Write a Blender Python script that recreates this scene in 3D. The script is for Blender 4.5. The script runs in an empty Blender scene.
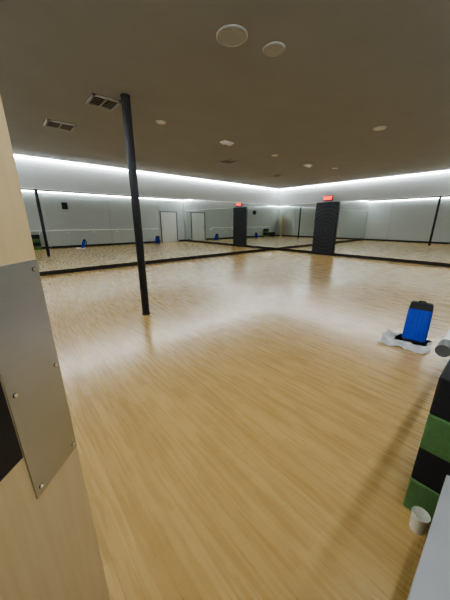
import bpy, bmesh, math, random
from mathutils import Vector, Matrix
random.seed(3)
S=bpy.context.scene
try: S.view_settings.look='AgX - Medium High Contrast'
except Exception: pass
CAMZ=1.45
X0,X1,Y0,Y1,H=-0.65,11.29,-0.25,8.69,3.02

# ---------- materials ----------
def mat(name,col,rough=.6,metal=0,spec=.5,emit=None,es=0,noise=0,nscale=8,bump=0):
    m=bpy.data.materials.new(name); m.use_nodes=True
    n=m.node_tree.nodes; l=m.node_tree.links; b=n['Principled BSDF']
    b.inputs['Base Color'].default_value=(*col,1)
    b.inputs['Roughness'].default_value=rough; b.inputs['Metallic'].default_value=metal
    b.inputs['Specular IOR Level'].default_value=spec
    if emit: b.inputs['Emission Color'].default_value=(*emit,1); b.inputs['Emission Strength'].default_value=es
    if noise or bump:
        tc=n.new('ShaderNodeTexCoord'); nz=n.new('ShaderNodeTexNoise'); nz.inputs['Scale'].default_value=nscale; nz.inputs['Detail'].default_value=5
        l.new(tc.outputs['Object'],nz.inputs['Vector'])
        if noise:
            r=n.new('ShaderNodeValToRGB')
            r.color_ramp.elements[0].position=.3; r.color_ramp.elements[1].position=.7
            r.color_ramp.elements[0].color=(*[c*(1-noise) for c in col],1)
            r.color_ramp.elements[1].color=(*[min(1,c*(1+noise)) for c in col],1)
            l.new(nz.outputs['Fac'],r.inputs['Fac']); l.new(r.outputs['Color'],b.inputs['Base Color'])
        if bump:
            bp=n.new('ShaderNodeBump'); bp.inputs['Strength'].default_value=bump; bp.inputs['Distance'].default_value=.01
            l.new(nz.outputs['Fac'],bp.inputs['Height']); l.new(bp.outputs['Normal'],b.inputs['Normal'])
    return m

def floor_mat():
    m=bpy.data.materials.new('maple_strip_floor'); m.use_nodes=True
    n=m.node_tree.nodes; l=m.node_tree.links; b=n['Principled BSDF']
    tc=n.new('ShaderNodeTexCoord'); mp=n.new('ShaderNodeMapping'); mp.inputs['Rotation'].default_value=(0,0,math.pi/2)
    l.new(tc.outputs['Object'],mp.inputs['Vector'])
    br=n.new('ShaderNodeTexBrick'); br.offset=.37; br.offset_frequency=2
    br.inputs['Scale'].default_value=1; br.inputs['Brick Width'].default_value=.9; br.inputs['Row Height'].default_value=.057
    br.inputs['Mortar Size'].default_value=.0010; br.inputs['Mortar Smooth'].default_value=.3
    br.inputs['Color1'].default_value=(.57,.375,.14,1); br.inputs['Color2'].default_value=(.48,.305,.108,1); br.inputs['Mortar'].default_value=(.35,.21,.072,1)
    l.new(mp.outputs['Vector'],br.inputs['Vector'])
    mp2=n.new('ShaderNodeMapping'); mp2.inputs['Scale'].default_value=(16,1.0,1); l.new(tc.outputs['Object'],mp2.inputs['Vector'])
    nz=n.new('ShaderNodeTexNoise'); nz.inputs['Scale'].default_value=2.5; nz.inputs['Detail'].default_value=6; l.new(mp2.outputs['Vector'],nz.inputs['Vector'])
    mx=n.new('ShaderNodeMixRGB'); mx.blend_type='OVERLAY'; mx.inputs['Fac'].default_value=.13
    l.new(br.outputs['Color'],mx.inputs['Color1']); l.new(nz.outputs['Fac'],mx.inputs['Color2'])
    l.new(mx.outputs['Color'],b.inputs['Base Color'])
    mr=n.new('ShaderNodeMapRange'); mr.inputs['To Min'].default_value=.24; mr.inputs['To Max'].default_value=.31
    l.new(nz.outputs['Fac'],mr.inputs['Value']); l.new(mr.outputs['Result'],b.inputs['Roughness'])
    bp=n.new('ShaderNodeBump'); bp.inputs['Strength'].default_value=.06; bp.inputs['Distance'].default_value=.004; l.new(nz.outputs['Fac'],bp.inputs['Height']); l.new(bp.outputs['Normal'],b.inputs['Normal'])
    b.inputs['Specular IOR Level'].default_value=.7
    b.inputs['Coat Weight'].default_value=.45; b.inputs['Coat Roughness'].default_value=.18
    return m
def wood_mat(name,c1,c2,rough=.45):
    m=bpy.data.materials.new(name); m.use_nodes=True
    n=m.node_tree.nodes; l=m.node_tree.links; b=n['Principled BSDF']
    tc=n.new('ShaderNodeTexCoord'); mp=n.new('ShaderNodeMapping'); mp.inputs['Scale'].default_value=(9,9,.7); l.new(tc.outputs['Object'],mp.inputs['Vector'])
    nz=n.new('ShaderNodeTexNoise'); nz.inputs['Scale'].default_value=4; nz.inputs['Detail'].default_value=8; nz.inputs['Distortion'].default_value=.4; l.new(mp.outputs['Vector'],nz.inputs['Vector'])
    r=n.new('ShaderNodeValToRGB'); r.color_ramp.elements[0].position=.3; r.color_ramp.elements[1].position=.7
    r.color_ramp.elements[0].color=(*c1,1); r.color_ramp.elements[1].color=(*c2,1)
    l.new(nz.outputs['Fac'],r.inputs['Fac']); l.new(r.outputs['Color'],b.inputs['Base Color']); b.inputs['Roughness'].default_value=rough
    return m
def brushed_mat():
    m=mat('brushed_steel',(.50,.49,.47),.3,1)
    n=m.node_tree.nodes; l=m.node_tree.links; b=n['Principled BSDF']
    tc=n.new('ShaderNodeTexCoord'); mp=n.new('ShaderNodeMapping'); mp.inputs['Scale'].default_value=(2,2,500); l.new(tc.outputs['Object'],mp.inputs['Vector'])
    nz=n.new('ShaderNodeTexNoise'); nz.inputs['Scale'].default_value=2; nz.inputs['Detail'].default_value=2; l.new(mp.outputs['Vector'],nz.inputs['Vector'])
    b.inputs['Roughness'].default_value=.3
    r=n.new('ShaderNodeValToRGB'); r.color_ramp.elements[0].position=.3; r.color_ramp.elements[1].position=.7
    r.color_ramp.elements[0].color=(.46,.475,.49,1); r.color_ramp.elements[1].color=(.50,.515,.53,1)
    l.new(nz.outputs['Fac'],r.inputs['Fac']); l.new(r.outputs['Color'],b.inputs['Base Color'])
    b.inputs['Anisotropic'].default_value=.4
    return m
def rings_mat():
    m=bpy.data.materials.new('patterned_black'); m.use_nodes=True
    n=m.node_tree.nodes; l=m.node_tree.links; b=n['Principled BSDF']
    tc=n.new('ShaderNodeTexCoord'); mp=n.new('ShaderNodeMapping'); mp.inputs['Location'].default_value=(-11.2,-5.9,-1.15); l.new(tc.outputs['Object'],mp.inputs['Vector'])
    w=n.new('ShaderNodeTexWave'); w.wave_type='RINGS'; w.rings_direction='SPHERICAL'; w.inputs['Scale'].default_value=2.0; w.inputs['Distortion'].default_value=.6; w.inputs['Detail Scale'].default_value=3
    l.new(mp.outputs['Vector'],w.inputs['Vector'])
    r=n.new('ShaderNodeValToRGB'); r.color_ramp.elements[0].color=(.006,.007,.011,1); r.color_ramp.elements[1].color=(.03,.034,.046,1)
    l.new(w.outputs['Fac'],r.inputs['Fac']); l.new(r.outputs['Color'],b.inputs['Base Color']); b.inputs['Roughness'].default_value=.5
    return m

M_floor=floor_mat()
M_wall=mat('painted_wall',(.46,.48,.475),.75,noise=.02,nscale=3)
M_ceil=mat('ceiling_paint',(.32,.325,.33),.9,noise=.03,nscale=2)
M_black=mat('black_paint',(.010,.010,.012),.45)
M_matte=mat('black_matte',(.02,.02,.02),.75)
M_mirror=mat('mirror_silver',(.80,.84,.82),0.0,1)
M_led=mat('led_diffuser',(.9,.9,.9),.5,emit=(.89,.96,1.0),es=37)
M_white=mat('speaker_grille',(.40,.40,.39),.6)
M_dark=mat('vent_dark',(.03,.03,.03),.8)
M_grille=mat('grille_paint',(.40,.40,.39),.6)
M_wood=wood_mat('birch_ply',(.58,.42,.22),(.65,.49,.28))
M_steel=brushed_mat()
M_chrome=mat('screw_steel',(.8,.8,.8),.2,1)
M_rail=mat('barre_metal',(.80,.80,.79),.35,.1)
M_cap=mat('barre_end_cap',(.12,.12,.12),.5)
M_grey=mat('grey_laminate',(.36,.36,.37),.5,noise=.05)
M_green=mat('green_foam',(.10,.20,.07),.8,noise=.12,nscale=60,bump=.2)
M_bfoam=mat('black_foam',(.018,.018,.02),.8,noise=.2,nscale=60,bump=.2)
M_paper=mat('paper_cup',(.8,.78,.68),.6)
M_blue=mat('blue_nylon',(.012,.06,.55),.6,noise=.15,nscale=40,bump=.2)
M_towel=mat('towel_terry',(.95,.95,.95),.95)
M_door=mat('door_paint',(.60,.60,.58),.5)
M_frame=mat('door_frame_grey',(.16,.16,.16),.5)
M_red=mat('exit_red',(.8,.03,.02),.5,emit=(1,.03,.015),es=10)
M_exitbody=mat('exit_body',(.04,.01,.01),.5)
M_panel=rings_mat()
M_lamp=mat('downlight_lens',(.70,.69,.67),.5)

# ---------- mesh builder ----------
class B:
    def __init__(s,name): s.name=name; s.bm=bmesh.new(); s.mats=[]
    def mi(s,m):
        if m not in s.mats: s.mats.append(m)
        return s.mats.index(m)
    def _fin(s,verts,mt,bev=0):
        fs={f for v in verts for f in v.link_faces}
        i=s.mi(mt)
        for f in fs: f.material_index=i
        if bev:
            es={e for v in verts for e in v.link_edges}
            r=bmesh.ops.bevel(s.bm,geom=list(es),offset=bev,segments=2,affect='EDGES',profile=.5)
            for f in r['faces']: f.material_index=i
    def box(s,c,d,mt,rot=None,bev=0):
        M=Matrix.Translation(c)@(rot.to_4x4() if rot else Matrix())@Matrix.Diagonal((*d,1))
        r=bmesh.ops.create_cube(s.bm,size=1,matrix=M); s._fin(r['verts'],mt,bev); return s
    def bb(s,x0,x1,y0,y1,z0,z1,mt,bev=0):
        return s.box(((x0+x1)/2,(y0+y1)/2,(z0+z1)/2),(x1-x0,y1-y0,z1-z0),mt,None,bev)
    def cyl(s,p0,p1,r0,mt,r1=None,seg=24):
        p0=Vector(p0);p1=Vector(p1);d=p1-p0
        M=Matrix.Translation((p0+p1)/2)@d.to_track_quat('Z','Y').to_matrix().to_4x4()
        r=bmesh.ops.create_cone(s.bm,cap_ends=True,segments=seg,radius1=r0,radius2=r0 if r1 is None else r1,depth=d.length,matrix=M)
        s._fin(r['verts'],mt); return s
    def sph(s,c,d,mt,rot=None):
        M=Matrix.Translation(c)@(rot.to_4x4() if rot else Matrix())@Matrix.Diagonal((*d,1))
        r=bmesh.ops.create_uvsphere(s.bm,u_segments=20,v_segments=12,radius=.5,matrix=M); s._fin(r['verts'],mt); return s
    def lathe(s,c,prof,mt,seg=28):
        i=s.mi(mt); rows=[]
        for r,z in prof: rows.append([s.bm.verts.new((c[0]+r*math.cos(2*math.pi*k/seg),c[1]+r*math.sin(2*math.pi*k/seg),c[2]+z)) for k in range(seg)])
        for a,b in zip(rows,rows[1:]):
            for k in range(seg):
                f=s.bm.faces.new((a[k],a[(k+1)%seg],b[(k+1)%seg],b[k])); f.material_index=i
        return s
    def tube(s,pts,r,mt,seg=10):
        for a,b in zip(pts,pts[1:]): s.cyl(a,b,r,mt,seg=seg)
        for p in pts[1:-1]: s.sph(p,(2*r,)*3,mt)
        return s
    def done(s,smooth=True,matrix=None):
        if matrix: bmesh.ops.transform(s.bm,matrix=matrix,verts=s.bm.verts)
        bmesh.ops.recalc_face_normals(s.bm,faces=s.bm.faces)
        me=bpy.data.meshes.new(s.name); s.bm.to_mesh(me); s.bm.free()
        for m in s.mats: me.materials.append(m)
        o=bpy.data.objects.new(s.name,me); S.collection.objects.link(o)
        if smooth:
            for p in me.polygons: p.use_smooth=True
            bm=bmesh.new(); bm.from_mesh(me)
            for e in bm.edges:
                if len(e.link_faces)==2 and e.calc_face_angle(0)>math.radians(35): e.smooth=False
            bm.to_mesh(me); bm.free()
        return o

# ---------- shell ----------
T=.15; ZT=3.25
B('floor').bb(X0-T,X1+T,Y0-T,Y1+T,-.1,0,M_floor).done(False)
B('wall_back').bb(X0-T,X1+T,Y1,Y1+T,0,ZT,M_wall).done(False)
B('wall_front').bb(X0-T,X1+T,Y0-T,Y0,0,ZT,M_wall).done(False)
B('wall_right').bb(X1,X1+T,Y0,Y1,0,ZT,M_wall).done(False)
B('wall_left').bb(X0-T,X0,Y0,Y1,0,ZT,M_wall).done(False)
g=.10
c=B('ceiling')
c.bb(X0+g,X1-g,Y0+g,Y1-g,H,H+.07,M_ceil); c.bb(X0-T,X1+T,Y0-T,Y1+T,ZT-.1,ZT,M_ceil)
c.bb(X0+g+.1,X1-g-.1,Y0+g+.1,Y1-g-.1,H+.07,ZT-.1,M_ceil)
c.done(False)
def led(x0,x1,y0,y1):
    b=B('led_strip_light'); b.bb(x0,x1,y0,y1,H-.035,H+.03,M_led); b.done(False)
a_,b_=.015,.06
led(X0+g,X1-g,Y1-b_,Y1-a_); led(X1-b_,X1-a_,Y0+g,Y1-g)
led(X0+g,X1-g,Y0+a_,Y0+b_); led(X0+a_,X0+b_,Y0+g,Y1-g)
BH=.12
B('baseboard_back').bb(X0,X1-.02,Y1-.02,Y1,0,BH,M_black).done(False)
B('baseboard_right').bb(X1-.02,X1,Y0+.02,Y1,0,BH,M_black).done(False)
B('baseboard_front').bb(X0+.02,9.15,Y0,Y0+.02,0,BH,M_black).bb(10.75,X1-.02,Y0,Y0+.02,0,BH,M_black).done(False)
B('baseboard_left').bb(X0,X0+.02,Y0+.02,Y1-.02,0,BH,M_black).done(False)

# mirrors
MT=2.27
def mirror(axis,a,b):
    m=B('mirror_panel')
    if axis=='y': m.bb(a+.003,b-.003,Y1-.012,Y1,BH,MT,M_mirror)
    else: m.bb(X1-.012,X1,a+.003,b-.003,BH,MT,M_mirror)
    m.done(False)
xs=[X0+.1+i*(X1-.012-X0-.1)/7 for i in range(8)]
for a,b in zip(xs,xs[1:]): mirror('y',a,b)
PY0,PY1=5.42,6.46
ys=[PY1+.02,7.6,Y1-.012]
for a,b in zip(ys,ys[1:]): mirror('x',a,b)
ys=[Y0+.3,1.55,3.4,PY0-.01]
for a,b in zip(ys,ys[1:]): mirror('x',a,b)
t=B('trim_1'); t.bb(X0+.1,X1-.02,Y1-.02,Y1,MT,MT+.02,M_rail); t.done(False)
t=B('trim_2'); t.bb(X1-.02,X1,Y0+.3,PY0-.01,MT,MT+.02,M_rail); t.bb(X1-.02,X1,PY1+.01,Y1-.02,MT,MT+.02,M_rail); t.done(False)

# patterned black column panel + exit sign
p=B('black_column_panel'); p.bb(X1-.09,X1,PY0,PY1,0,2.28,M_panel,.01)
p.bb(X1-.10,X1-.08,PY0,PY1,0,.1,M_black); p.done(False)
s=B('exit_sign'); s.bb(X1-.14,X1-.10,5.70,6.10,2.33,2.54,M_exitbody,.006)
s.bb(X1-.10,X1,5.82,5.98,2.40,2.48,M_exitbody)
exit_o=s.done(False)
cu=bpy.data.curves.new('letters','FONT'); cu.body='EXIT'; cu.size=.19; cu.extrude=.003; cu.align_x='CENTER'; cu.align_y='CENTER'
to=bpy.data.objects.new('letters',cu); S.collection.objects.link(to)
to.matrix_world=Matrix.Translation((X1-.143,5.90,2.435))@Matrix(((0,0,-1,0),(-1,0,0,0),(0,1,0,0),(0,0,0,1)))
cu.materials.append(M_red); to.parent=exit_o
# structural pole
p=B('support_pole'); px,py=1.63,3.81
p.lathe((px,py,0),[(0,0),(.066,0),(.066,.02),(.058,.026),(.058,H-.02),(.062,H-.016),(.062,H),(0,H)],M_black,40)
p.done()
# ---------- ceiling fixtures ----------
def disc(name,x,y,r,mt,d=.02):
    b=B(name); b.lathe((x,y,H),[(r,0),(r,-d*.5),(r*.93,-d),(r*.86,-d),(r*.84,-d*.6),(0,-d*.6)],M_grille,36)
    b.cyl((x,y,H-d*.55),(x,y,H-d*.9),r*.8,mt); b.done()
disc('ceiling_speaker',1.917,2.08,.14,M_white,.012)
disc('ceiling_speaker',2.335,1.945,.105,M_white,.012)
for x,y,r in [(2.417,4.328,.085),(5.55,4.44,.09),(5.42,2.054,.11),(8.17,4.21,.10)]:
    disc('recessed_downlight',x,y,r,M_lamp,.015)
def vent(x,y,w,l,rows=6):
    b=B('ceiling_air_vent')
    b.bb(x-w/2,x+w/2,y-l/2,y+l/2,H-.004,H,M_dark)
    fr=.03
    for a in (-1,1):
        b.box((x+a*(w/2-fr/2),y,H-.009),(fr,l,.018),M_grille); b.box((x,y+a*(l/2-fr/2),H-.009),(w,fr,.018),M_grille)
    b.box((x,y,H-.010),(.016,l,.014),M_grille)
    for i in range(rows):
        yy=y-l/2+fr+(i+.5)*(l-2*fr)/rows
        b.box((x,yy,H-.010),(w-fr,(l-2*fr)/rows*.4,.005),M_grille,Matrix.Rotation(.5,3,'X'))
    b.done(False)
vent(1.472,4.19,.36,.36); vent(1.2,5.58,.42,.36); vent(5.11,5.68,.42,.42); vent(7.9,6.2,.4,.4)
for x,y in [(3.96,4.43),(7.17,4.52)]:
    b=B('track_spotlight'); b.bb(x-.13,x+.13,y-.07,y+.07,H-.025,H,M_lamp,.004)
    for a in (-.065,.065):
        b.lathe((x+a,y,H-.025),[(.05,0),(.05,-.02),(.04,-.02),(.035,-.005),(0,-.005)],M_lamp,20)
    b.done()
# ---------- front wall: door, barre ----------
d=B('door_1'); dx0,dx1=9.25,10.65; yd=Y0+.003
d.bb(dx0,dx0+.07,yd,Y0+.05,0,2.2,M_frame); d.bb(dx1-.07,dx1,yd,Y0+.05,0,2.2,M_frame); d.bb(dx0,dx1,yd,Y0+.05,2.13,2.2,M_frame)
d.bb(dx0+.07,dx1-.07,yd,Y0+.03,0.01,2.13,M_door,.003)
d.bb(dx0+.14,dx0+.15,Y0+.03,Y0+.04,.9,1.15,M_chrome); d.cyl((dx0+.15,Y0+.03,1.02),(dx0+.15,Y0+.08,1.02),.012,M_chrome); d.cyl((dx0+.15,Y0+.08,1.02),(dx0+.28,Y0+.08,1.02),.010,M_chrome)
d.done(False)
b=B('ballet_barre')
yy,z=.10,.99
b.cyl((1.24,yy,z),(8.9,yy,z),.022,M_rail); b.cyl((1.17,yy,z),(1.245,yy,z),.0235,M_cap); b.cyl((8.9,yy,z),(8.93,yy,z),.0235,M_cap)
for x in (1.9,3.3,4.7,6.1,7.5,8.7):
    b.tube([(x,Y0+.002,.86),(x,-.02,.86),(x,.10,.97)],.012,M_rail); b.cyl((x,Y0+.002,.86),(x,Y0+.012,.86),.045,M_rail)
b.done()
b=B('loudspeaker'); b.bb(3.2,3.45,Y0+.004,Y0+.2,2.15,2.5,M_matte,.01); b.cyl((3.325,Y0+.2,2.27),(3.325,Y0+.206,2.27),.08,M_dark); b.cyl((3.325,Y0+.2,2.42),(3.325,Y0+.206,2.42),.035,M_dark); b.done()
# low bench near camera
b=B('storage_bench'); b.bb(.15,1.20,Y0+.02,-.018,.0,.43,M_matte,.004); b.bb(.14,1.21,Y0+.02,-.012,.43,.455,M_grey,.003); b.done(False)
# foam blocks stack
b=B('yoga_block_stack')
z=0
for i,m in enumerate([M_green,M_bfoam,M_green,M_bfoam]):
    for j in range(2):
        y1=.105-j*.165
        for k in range(2):
            off=random.uniform(-.006,.006)
            b.bb(1.36+k*.24+off,1.59+k*.24+off,y1-.158,y1,z,z+.197,m,.008)
    z+=.1975
b.done(False)
c=B('paper_cup'); cx,cy=1.29,.025
c.lathe((cx,cy,0),[(0,.004),(.030,.004),(.030,0),(.032,0),(.036,.092),(.038,.095),(.036,.098),(.034,.092),(.029,.008),(0,.008)],M_paper,32); c.done()
# ---------- backpack on towel ----------
nx,ny=44,44
tb=B('towel')
vs={}
for i in range(nx+1):
    for j in range(ny+1):
        u=i/nx-.5; v=j/ny-.5
        dx,dy=u*.50-.13,v*.50+.06
        far=min(1,max(0,(max(abs(dx)/.12,abs(dy)/.17)-1)*2.5))
        w=.030*abs(math.sin(9*u+6*v))*abs(math.cos(10*v-4*u+.5))*far
        vs[i,j]=tb.bm.verts.new((u*.50+.014*math.sin(11*v+1),v*.50+.016*math.sin(9*u),w+.007))
for i in range(nx):
    for j in range(ny):
        f=tb.bm.faces.new((vs[i,j],vs[i+1,j],vs[i+1,j+1],vs[i,j+1])); f.material_index=tb.mi(M_towel)
bmesh.ops.solidify(tb.bm,geom=list(tb.bm.faces),thickness=.006)
tb.done(matrix=Matrix.Translation((3.62,.68,0))@Matrix.Rotation(.12,4,'Z'))

bp=B('backpack')
prof=[(0,.25,.16),(.03,.27,.18),(.20,.27,.18),(.34,.265,.16),(.42,.26,.14),(.48,.25,.12),(.50,.22,.08)]
def ring(z,w,dp,seg=28):
    out=[]
    for k in range(seg):
        a=2*math.pi*k/seg; ca,sa=math.cos(a),math.sin(a)
        px=math.copysign(abs(ca)**.3,ca)*dp/2; py=math.copysign(abs(sa)**.3,sa)*w/2
        out.append(bp.bm.verts.new((px+z*.30,py,z)))
    return out
rows=[ring(*q) for q in prof]
for qi,(a,b_) in enumerate(zip(rows,rows[1:])):
    mt=M_matte if qi in (0,4,5) else M_blue
    for k in range(28):
        f=bp.bm.faces.new((a[k],a[(k+1)%28],b_[(k+1)%28],b_[k])); f.material_index=bp.mi(mt)
f=bp.bm.faces.new(rows[-1]); f.material_index=bp.mi(M_matte)
f=bp.bm.faces.new(list(reversed(rows[0]))); f.material_index=bp.mi(M_matte)
for yy in (-.09,-.045,0,.045,.09):
    bp.tube([(-.078,yy,.04),(-.028,yy,.20),(.023,yy,.34),(.056,yy,.42)],.008,M_blue)
bp.tube([(.14,-.04,.49),(.14,-.03,.52),(.14,.03,.52),(.14,.04,.49)],.009,M_matte)
for yy in (-.08,.08):
    bp.tube([(.21,yy,.44),(.25,yy,.34),(.20,yy,.16),(.11,yy*1.2,.05)],.013,M_matte)
bo=bp.done()
bo.matrix_world=Matrix.Translation((3.74,.62,.0145))@Matrix.Rotation(math.radians(8),4,'Z')@Matrix.Scale(.93,4)
b2=bpy.data.objects.new('backpack',bo.data); S.collection.objects.link(b2)
b2.matrix_world=Matrix.Translation((8.6,.35,.002))@Matrix.Rotation(math.radians(100),4,'Z')

# ---------- open door with steel plate (close, left) ----------
g2=Vector((.064,.998,0)).normalized()
def toroom(x,y): return (.75*x+.6615*y, -.6615*x+.75*y)
edge=Vector((*toroom(-.425,.575),0)); gd=Vector((*toroom(g2.x,g2.y),0)).normalized()
nrm=Vector((gd.y,-gd.x,0))
ML=Matrix(((-gd.x,-nrm.x,0,edge.x),(-gd.y,-nrm.y,0,edge.y),(0,0,1,0),(0,0,0,1)))
d=B('wooden_door')
d.bb(0,.90,0,.045,.012,2.15,M_wood,.002)
d.bb(.004,.150,-.003,0,.84,1.37,M_steel)
d.bb(.155,.30,-.004,0,.97,1.30,M_black)
for x,z in [(.018,1.35),(.018,.86),(.135,.86),(.135,1.35),(.018,1.11),(.135,1.11)]:
    d.cyl((x,-.003,z),(x,-.0042,z),.0050,M_dark,seg=16); d.cyl((x,-.0042,z),(x,-.006,z),.0040,M_chrome,seg=16)
for z in (.3,1.1,1.9):
    d.cyl((.905,.022,z-.05),(.905,.022,z+.05),.008,M_chrome,seg=12)
d.done(False,matrix=ML)

# ---------- world & camera ----------
w=bpy.data.worlds.new('world'); S.world=w; w.use_nodes=True; w.node_tree.nodes['Background'].inputs['Color'].default_value=(.02,.02,.02,1)
cd=bpy.data.cameras.new('camera'); cam=bpy.data.objects.new('camera',cd); S.collection.objects.link(cam)
cd.sensor_fit='VERTICAL'; cd.sensor_height=36; cd.lens=254/600*36; cd.clip_start=.02
p=math.atan(78/254)
F=Vector((.6615*math.cos(p),.75*math.cos(p),-math.sin(p)))
cam.location=(0,0,CAMZ); cam.rotation_euler=F.to_track_quat('-Z','Y').to_euler()
S.camera=cam
